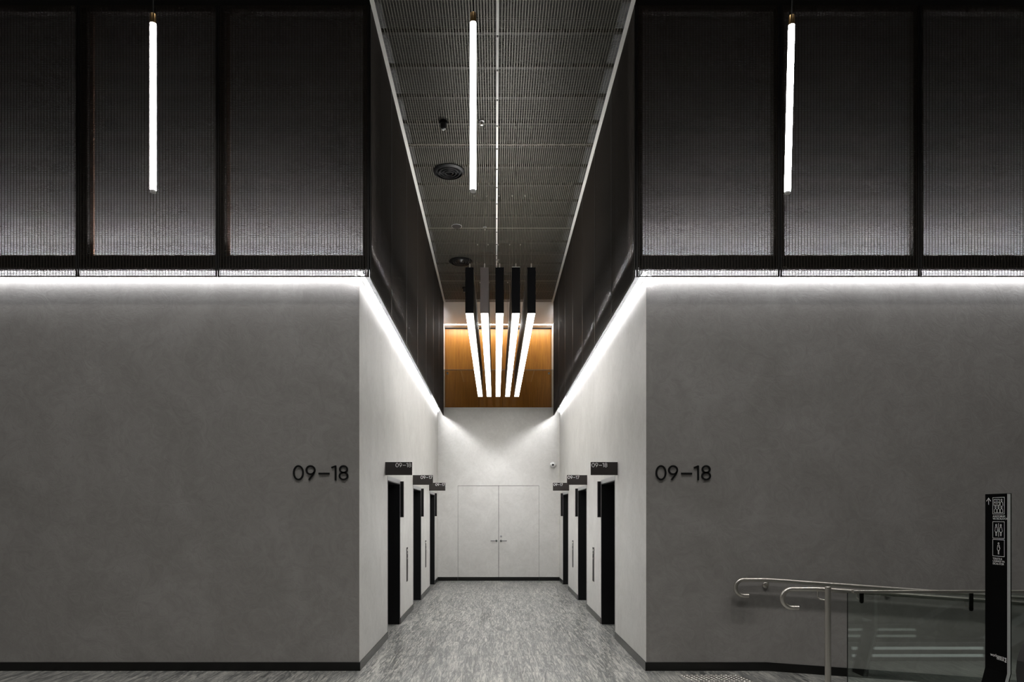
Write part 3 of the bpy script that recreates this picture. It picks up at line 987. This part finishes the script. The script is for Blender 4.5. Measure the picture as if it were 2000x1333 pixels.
def detector(px, py, r, label, cat, name, mat):
    x, y = on_ceiling(px, py)
    a = empty(name, (x, y, ZC - 0.008))
    tag(a, label, cat)
    bm = bmesh.new(); lathe(bm, [(r, 0.0), (r, -0.02), (r * 0.9, -0.035)], 24)
    obj('base', bm, mat, a, smooth=True)
    bm = bmesh.new(); lathe(bm, [(r * 0.72, -0.035), (r * 0.70, -0.08), (r * 0.5, -0.10), (r * 0.2, -0.105)], 24)
    hd = obj('head', bm, M_CAPBLK, a, smooth=True)
    bm = bmesh.new(); lathe(bm, [(r * 0.3, -0.104), (r * 0.3, -0.112)], 16)
    obj('lens', bm, M_STEELDK, hd, smooth=True)
detector(866, 236, 0.055, 'black ceiling camera on the mesh between the diffuser and the lobby', 'camera', 'ceiling_camera', M_BLACK)
detector(907, 561, 0.05, 'black ceiling camera close to the end of the corridor', 'camera', 'ceiling_camera', M_BLACK)
def sprinkler(px, py, label):
    x, y = on_ceiling(px, py)
    a = empty('sprinkler', (x, y, ZC - 0.008))
    tag(a, label, 'sprinkler')
    bm = bmesh.new(); lathe(bm, [(0.034, 0.0), (0.034, -0.006), (0.022, -0.010), (0.022, 0.0)], 20)
    obj('escutcheon', bm, M_STEELDK, a, smooth=True)
    bm = bmesh.new(); lathe(bm, [(0.008, 0.0), (0.008, -0.03), (0.004, -0.045), (0.016, -0.047), (0.016, -0.050)], 14)
    obj('sprinkler_head', bm, M_STEEL, a, smooth=True)
sprinkler(941, 236, 'small chrome ceiling sprinkler level with the ceiling camera')
sprinkler(947, 443, 'small chrome ceiling sprinkler above the long pendants')
sprinkler(972, 507, 'small chrome ceiling sprinkler over the middle long pendant')
x, y = on_ceiling(892, 441)
a = empty('ceiling_speaker', (x, y, ZC - 0.008))
tag(a, 'flat round dark ceiling speaker between the two air diffusers', 'speaker')
bm = bmesh.new(); lathe(bm, [(0.095, 0.0), (0.095, -0.006), (0.088, -0.010)], 28)
obj('rim', bm, M_STEELDK, a, smooth=True)
bm = bmesh.new(); lathe(bm, [(0.084, -0.010), (0.080, -0.013)], 28)
obj('grille', bm, M_CAPBLK, a, smooth=True)

# ------------------------------------------------------------------ glass balustrade of the upper landing
e = empty('landing_balustrade', (0.073, YE + 0.10, 4.16))
tag(e, 'clear glass balustrade on top of the corridor end wall', 'balustrade')
ztop = zpx(723.5, YE + 0.1) - 4.16
hw = (XR - XL) / 2 - 0.006
obj('glass_panel', bbox(-hw, hw, -0.006, 0.006, 0.0, ztop), M_GLASSCLEAR, e)
obj('glass_edge', bbox(-hw, hw, -0.0065, 0.0065, ztop, ztop + 0.012), M_TOTEMEDGE, e)
for px in (873.5, 1073):
    bm = bmesh.new()
    lathe(bm, [(0.028, -0.006), (0.028, -0.022), (0.022, -0.026)], 16, 'Y', (xpx(px, YE) - 0.073, 0, zpx(728, YE) - 4.16))
    obj('glass_fixing', bm, M_STEEL, e, smooth=True)
struct('trim_4', bbox(XL, XR, YE - 0.004, YE + 0.15, 4.16, 4.166), M_TOTEMEDGE, 'pale capping on the end wall')

# ------------------------------------------------------------------ ramp handrails
def ramp_z(x): return -max(0.0, x - RAMP_X) * RAMP_S
def hook_rail(x_left, x_break, x_end, y, z, r_hook, tail):
    pts = []
    cx_ = x_left + r_hook
    pts.append((cx_ + tail, y, z - 2 * r_hook))
    for k in range(0, 13):
        a = -math.pi / 2 - math.pi * k / 12
        pts.append((cx_ + r_hook * math.cos(a), y, z - r_hook + r_hook * math.sin(a)))
    pts += [(x_break - 0.03, y, z), (x_break + 0.03, y, z - 0.03 * RAMP_S), (x_end, y, z - (x_end - x_break) * RAMP_S)]
    return pts
R = 0.0212
YB = 6.895
e = empty('wall_handrail', (0, YB, 0))
tag(e, 'brushed steel handrail with hooked end fixed to the lobby wall', 'handrail')
zb = zpx(1133.2, YB)
bm = bmesh.new()
tube(bm, hook_rail(xpx(1436.5, YB), 2.74, 7.6, 0, zb, 0.080, 0.052), R, 16)
obj('rail', bm, M_STEEL, e, smooth=True)
for i, x in enumerate((xpx(1500.5, YB), 4.0, 5.25, 6.5)):
    zc = zb + ramp_z(x)
    bm = bmesh.new()
    lathe(bm, [(0.030, YF - YB - 0.0005), (0.030, YF - YB - 0.010), (0.024, YF - YB - 0.014)], 20, 'Y', (x, 0, zc - 0.062))
    obj('wall_plate', bm, M_STEEL, e, smooth=True)
    bm = bmesh.new()
    tube(bm, [(x, YF - YB - 0.012, zc - 0.062), (x, 0.012, zc - 0.062), (x, 0.0, zc - 0.05), (x, 0, zc - R + 0.003)], 0.007, 10)
    obj('bracket', bm, M_STEEL, e, smooth=True)
bm = bmesh.new(); lathe(bm, [(0.006, zb + R - 0.002), (0.006, zb + R + 0.003), (0.003, zb + R + 0.005)], 10, 'Z', (xpx(1458, YB), 0, 0))
obj('tactile_button', bm, M_STEEL, e, smooth=True)

YR = 6.05
zf = zpx(1151.3, YR)
e = empty('glass_balustrade', (0, YG, 0))
tag(e, 'glass balustrade with steel post, cap rail and hooked handrail beside the ramp', 'balustrade')
bm = bmesh.new()
tube(bm, hook_rail(xpx(1528, YR), 2.86, 7.6, YR - YG, zf, 0.083, 0.060), R, 16)
hr = obj('handrail', bm, M_STEEL, e, smooth=True)
bm = bmesh.new(); lathe(bm, [(0.006, zf + R - 0.002), (0.006, zf + R + 0.003), (0.003, zf + R + 0.005)], 10, 'Z', (xpx(1554, YR), YR - YG, 0))
obj('tactile_button', bm, M_STEEL, hr, smooth=True)
xpst = xpx(1617, YG)
ztp = zpx(1146.5, YG)
bm = bmesh.new()
tube(bm, [(xpst, 0, 0.0), (xpst, 0, ztp - 0.004), (xpst, 0, ztp)], [0.0255, 0.0255, 0.0225], 20)
obj('post', bm, M_STEEL, e, smooth=True)
bm = bmesh.new(); lathe(bm, [(0.05, 0.0005), (0.05, 0.008), (0.028, 0.012)], 20, 'Z', (xpst, 0, 0))
obj('post_flange', bm, M_STEEL, e, smooth=True)
bm = bmesh.new()
xk = xpst - 0.045
tube(bm, [(xpst, 0.02, zf - 0.092), (xk, 0.05, zf - 0.085), (xk, YR - YG, zf - 0.075), (xk, YR - YG, zf - R + 0.002)], 0.0065, 10)
obj('post_bracket', bm, M_STEEL, e, smooth=True)
zcap = zpx(1156, YG)
x0g = xpx(1655.5, YG)
xg = [x0g, x0g + 1.95, x0g + 3.9]
for a, b in zip(xg, xg[1:]):
    bm = bmesh.new()
    v = box(bm, a, b - 0.008, -0.006, 0.006, -0.15, zcap - 0.012)
    obj('glass_panel', bm, M_GLASS, e)
obj('glass_edge', bbox(x0g - 0.002, x0g, -0.006, 0.006, -0.15, zcap - 0.012), M_BLACK, e)
obj('cap_rail', bbox(xpx(1665, YG), xg[-1], -0.02, 0.02, zcap - 0.014, zcap + 0.012, 0.003), M_STEEL, e)
for px in (1684, 1898.5, 2113, 2327):
    x = xpx(px, YG)
    zr = zf - (x - 2.86) * RAMP_S
    bm = bmesh.new()
    box(bm, x - 0.017, x + 0.017, 0.006, 0.016, zr - 0.075, zcap - 0.016)
    lathe(bm, [(0.017, 0.006), (0.017, 0.016)], 18, 'Y', (x, 0, zr - 0.075))
    obj('glass_clamp', bm, M_FRAME, e)  # dark finish carries the backlit shade of these clamps
    bm = bmesh.new()
    tube(bm, [(x, 0.014, zr - 0.06), (x, YR - YG - 0.012, zr - 0.06), (x, YR - YG, zr - 0.05), (x, YR - YG, zr - R + 0.003)], 0.0065, 10)
    obj('rail_bracket', bm, M_STEEL, e, smooth=True)

# ------------------------------------------------------------------ tactile studs at the head of the ramp
bm = bmesh.new()
for r in range(13):
    for k in range(12):
        x = 1.852 + 0.0485 * k + 0.0095 * r
        y = 6.784 - 0.048 * r
        n = 10
        base = [bm.verts.new((x + 0.0165 * math.cos(2 * math.pi * i / n), y + 0.0165 * math.sin(2 * math.pi * i / n), 0.0003)) for i in range(n)]
        top = [bm.verts.new((x + 0.011 * math.cos(2 * math.pi * i / n), y + 0.011 * math.sin(2 * math.pi * i / n), 0.005)) for i in range(n)]
        for i in range(n):
            bm.faces.new((base[i], base[(i + 1) % n], top[(i + 1) % n], top[i]))
        bm.faces.new(top)
o = obj('tactile_studs', bm, M_STEEL)
tag(o, 'field of shiny steel tactile studs on the floor before the ramp', 'tactile studs', kind='stuff')

# ------------------------------------------------------------------ wayfinding totem
XT, YA, YBt = 3.73, 5.20, 4.98
ZTOP, ZBEND = 1.752, 0.435
tot = empty('wayfinding_totem', (XT, YA, 0))
tag(tot, 'slim black wayfinding totem with white pictograms before the glass balustrade', 'totem')
def totem_slab(x0, x1, u0, u1, inset=0.0):
    """upright sheet with its foot kicked forward; u runs from the far edge towards the viewer"""
    prof = [(0.0, ZTOP - inset), (0.0, ZBEND), (-0.11, 0.0)]
    bm = bmesh.new()
    ring = []
    for dx_, z in prof:
        ring.append([bm.verts.new((x0 + dx_, -u0, z)), bm.verts.new((x1 + dx_, -u0, z)),
                     bm.verts.new((x1 + dx_, -u1, z)), bm.verts.new((x0 + dx_, -u1, z))])
    for A, B in zip(ring, ring[1:]):
        for k in range(4):
            bm.faces.new((A[k], A[(k + 1) % 4], B[(k + 1) % 4], B[k]))
    bm.faces.new(ring[0]); bm.faces.new(ring[-1])
    bmesh.ops.recalc_face_normals(bm, faces=bm.faces[:])
    return bm
WU = YA - YBt
front = obj('front_sheet', totem_slab(0.0, 0.0025, 0.0, WU), M_TOTEM, tot)
obj('core', totem_slab(0.0025, 0.027, 0.0, WU, 0.004), M_TOTEMEDGE, tot)
obj('back_sheet', totem_slab(0.027, 0.034, 0.0, WU), M_TOTEM, tot)

def tp(px, py):
    """point on the totem's face seen at a photo pixel, as (u, z)"""
    y = XT * F / (px - 968)
    return YA - y, EYE + (1005 - py) / F * y
TM = Matrix.Translation((-0.0004, 0, 0)) @ FACE_LEFT      # (u, z) -> totem coordinates
def ink(name, strokes, w=0.0042):
    bm = bmesh.new()
    for pts, closed in strokes:
        stroke(bm, pts, w, 0.0006, TM, closed)
    return obj(name, bm, M_INK, front)
u0, zt_ = tp(1939.2, 972.6); u1, _ = tp(1961.8, 972.6)
BW = u1 - u0
def frame(z1, h): return ([(u0, z1), (u1, z1), (u1, z1 - h), (u0, z1 - h)], True)
BH = 0.123
# arrow
ua, za = tp(1931, 973.5)
ink('arrow', [([(ua, za), (ua, za - 0.050)], False), ([(ua - 0.022, za - 0.024), (ua, za), (ua + 0.022, za - 0.024)], False)], 0.005)
# auditorium pictogram
z1 = zt_
def person(cx, zc, k, body='bust'):
    st = [(ell(cx, zc, 0.10 * k, 0.10 * k, 14), True)]
    if body == 'bust':
        st.append(([(cx - 0.20 * k, zc - 0.62 * k), (cx - 0.18 * k, zc - 0.32 * k), (cx - 0.08 * k, zc - 0.19 * k),
                    (cx + 0.08 * k, zc - 0.19 * k), (cx + 0.18 * k, zc - 0.32 * k), (cx + 0.20 * k, zc - 0.62 * k)], False))
    return st
k = 0.068
st = [frame(z1, BH)]
st += [([(u0 + 0.012, z1 - 0.014), (u0 + 0.068, z1 - 0.014), (u0 + 0.068, z1 - 0.058), (u0 + 0.012, z1 - 0.058)], True),
       ([(u0 + 0.012, z1 - 0.036), (u0 + 0.068, z1 - 0.036)], False),
       ([(u0 + 0.026, z1 - 0.026), (u0 + 0.054, z1 - 0.026)], False),
       ([(u0 + 0.026, z1 - 0.047), (u0 + 0.054, z1 - 0.047)], False)]
st += person(u0 + BW * 0.76, z1 - 0.020, k)
for f in (0.24, 0.5, 0.76):
    st += person(u0 + BW * f, z1 - 0.071, k)
st += [([(u0 + 0.014, z1 - 0.113), (u1 - 0.012, z1 - 0.113)], False)]
ink('auditorium_pictogram', st, 0.0036)
def text_at(s, px, py, size, align='LEFT'):
    u, z = tp(px, py)
    lettering(s, size, front, M_INK, Matrix.Translation((-0.0006, 0, 0)) @ FACE_LEFT @ Matrix.Translation((u, z, 0)), align)
text_at('AUDITORIUM', 1939, 1011.0, 0.0205)
text_at('VIA ESCALATOR', 1939, 1015.6, 0.0205)
# toilets pictogram
_, z2 = tp(1950, 1019.6)
def standing(cx, zc, k, skirt=False):
    st = [(ell(cx, zc, 0.075 * k, 0.075 * k, 14), True)]
    w0, w1 = (0.10, 0.15) if not skirt else (0.08, 0.19)
    st.append(([(cx - w0 * k, zc - 0.16 * k), (cx - w1 * k, zc - 0.52 * k), (cx - 0.08 * k, zc - 0.64 * k),
                (cx + 0.08 * k, zc - 0.64 * k), (cx + w1 * k, zc - 0.52 * k), (cx + w0 * k, zc - 0.16 * k)], True))
    st += [([(cx - 0.05 * k, zc - 0.64 * k), (cx - 0.05 * k, zc - 0.98 * k)], False), ([(cx + 0.05 * k, zc - 0.64 * k), (cx + 0.05 * k, zc - 0.98 * k)], False)]
    return st
um = (u0 + u1) / 2
st = [frame(z2, BH), ([(um, z2 - 0.012), (um, z2 - BH + 0.012)], False)]
st += standing(u0 + BW * 0.30, z2 - 0.026, 0.082) + standing(u0 + BW * 0.70, z2 - 0.026, 0.082, True)
ink('toilets_pictogram', st, 0.0036)
_, z3 = tp(1950, 1054.8)
st = [frame(z3, BH)]
st += standing(um, z3 - 0.028, 0.082)
st += [([(um - 0.002, z3 - 0.050), (um + 0.016, z3 - 0.062), (um + 0.006, z3 - 0.080)], False)]
ink('baby_change_pictogram', st, 0.0036)
text_at('TOILETS &', 1939, 1093.0, 0.0205)
text_at('CHANGE VIA', 1939, 1097.8, 0.0205)
text_at('ESCALATOR', 1939, 1102.8, 0.0205)
text_at('workspace', 1961.5, 1288.6, 0.032, 'RIGHT')
text_at('dexus', 1961.5, 1292.8, 0.032, 'RIGHT')
ul, zl = tp(1964, 1285.5)
bm = bmesh.new()
for i in range(3):
    zz = zl - 0.0005 - i * 0.0125
    stroke(bm, [(ul - 0.008 + (0.006 if i == 1 else 0), zz - 0.005), (ul + 0.009, zz - 0.005)], 0.0095, 0.0006, TM)
obj('logo_mark', bm, M_INK, front)

# ------------------------------------------------------------------ escalator beside the totem (only its rounded end shows)
esc = empty('escalator', (3.76, 3.8, 0))
tag(esc, 'black rounded escalator handrail end at the picture edge beside the totem', 'escalator')
ZN, RN = 0.577, 0.36
def esc_path(r, x_flat=1.6, x_end=3.9):
    pts = [(x_flat, ZN - r), (0.0, ZN - r)]
    for kk in range(1, 16):
        a = -math.pi / 2 - math.pi * kk / 16
        pts.append((r * math.cos(a), ZN + r * math.sin(a)))
    pts += [(0.0, ZN + r), (x_flat, ZN + r), (x_end, ZN + r + (x_end - x_flat) * math.tan(math.radians(30)))]
    return pts
for yy in (0.6, -0.6):
    pts = esc_path(RN)
    bm = bmesh.new()
    prev = None
    P = [Vector((p[0], 0, p[1])) for p in pts]
    rings = []
    for i, p in enumerate(P):
        t = (P[min(i + 1, len(P) - 1)] - P[max(i - 1, 0)]).normalized()
        nrm = Vector((-t.z, 0, t.x))
        ring = []
        for a_, b_ in ((-0.04, -0.016), (0.04, -0.016), (0.04, 0.016), (-0.04, 0.016)):
            q = p + nrm * b_
            ring.append(bm.verts.new((q.x, yy + a_, q.z)))
        rings.append(ring)
    for A, B in zip(rings, rings[1:]):
        for q in range(4):
            bm.faces.new((A[q], A[(q + 1) % 4], B[(q + 1) % 4], B[q]))
    bm.faces.new(rings[0]); bm.faces.new(rings[-1])
    bmesh.ops.recalc_face_normals(bm, faces=bm.faces[:])
    obj('handrail', bm, M_RUBBER, esc)
    bm = bmesh.new()
    pin = esc_path(RN - 0.02)
    fa = [bm.verts.new((p[0], yy - 0.006, p[1])) for p in pin]
    fb = [bm.verts.new((p[0], yy + 0.006, p[1])) for p in pin]
    # close towards the incline
    tail = [(3.9, ZN - RN + 0.02 + 2.3 * math.tan(math.radians(30)))]
    fa.append(bm.verts.new((tail[0][0], yy - 0.006, tail[0][1]))); fb.append(bm.verts.new((tail[0][0], yy + 0.006, tail[0][1])))
    bm.faces.new(fa); bm.faces.new(list(reversed(fb)))
    for i in range(len(fa)):
        j = (i + 1) % len(fa)
        bm.faces.new((fa[j], fa[i], fb[i], fb[j]))
    obj('glass_side', bm, M_GLASSCLEAR, esc)
    bm = bmesh.new()
    v = box(bm, 0.05, 1.6, yy - 0.09, yy + 0.09, 0.0005, ZN - RN - 0.02)
    v = box(bm, 1.6, 3.9, yy - 0.09, yy + 0.09, 0.0005, ZN - RN - 0.02)
    for q in v:
        if q.co.x > 3: q.co.z += 2.3 * math.tan(math.radians(30))
    obj('skirt_panel', bm, M_STEELDK, esc)
    bm = bmesh.new()
    for zz in (0.045, 0.125):
        box(bm, 0.12, 1.55, yy + 0.0905, yy + 0.094, zz, zz + 0.03)
    obj('added_glow_strip', bm, M_ADDEDGLOW, esc)  # glowing strips added so the ramp glass reflects bright bands
obj('comb_plate', bbox(0.1, 1.0, -0.5, 0.5, 0.0005, 0.012), M_STEELDK, esc)
for i in range(7):
    x = 1.02 + i * 0.40
    z = max(0, i - 1) * 0.21
    obj('escalator_step', bbox(x, x + 0.395, -0.5, 0.5, z - 0.16 if z > 0.1 else 0.0005, z + 0.012), M_FRAME, esc)
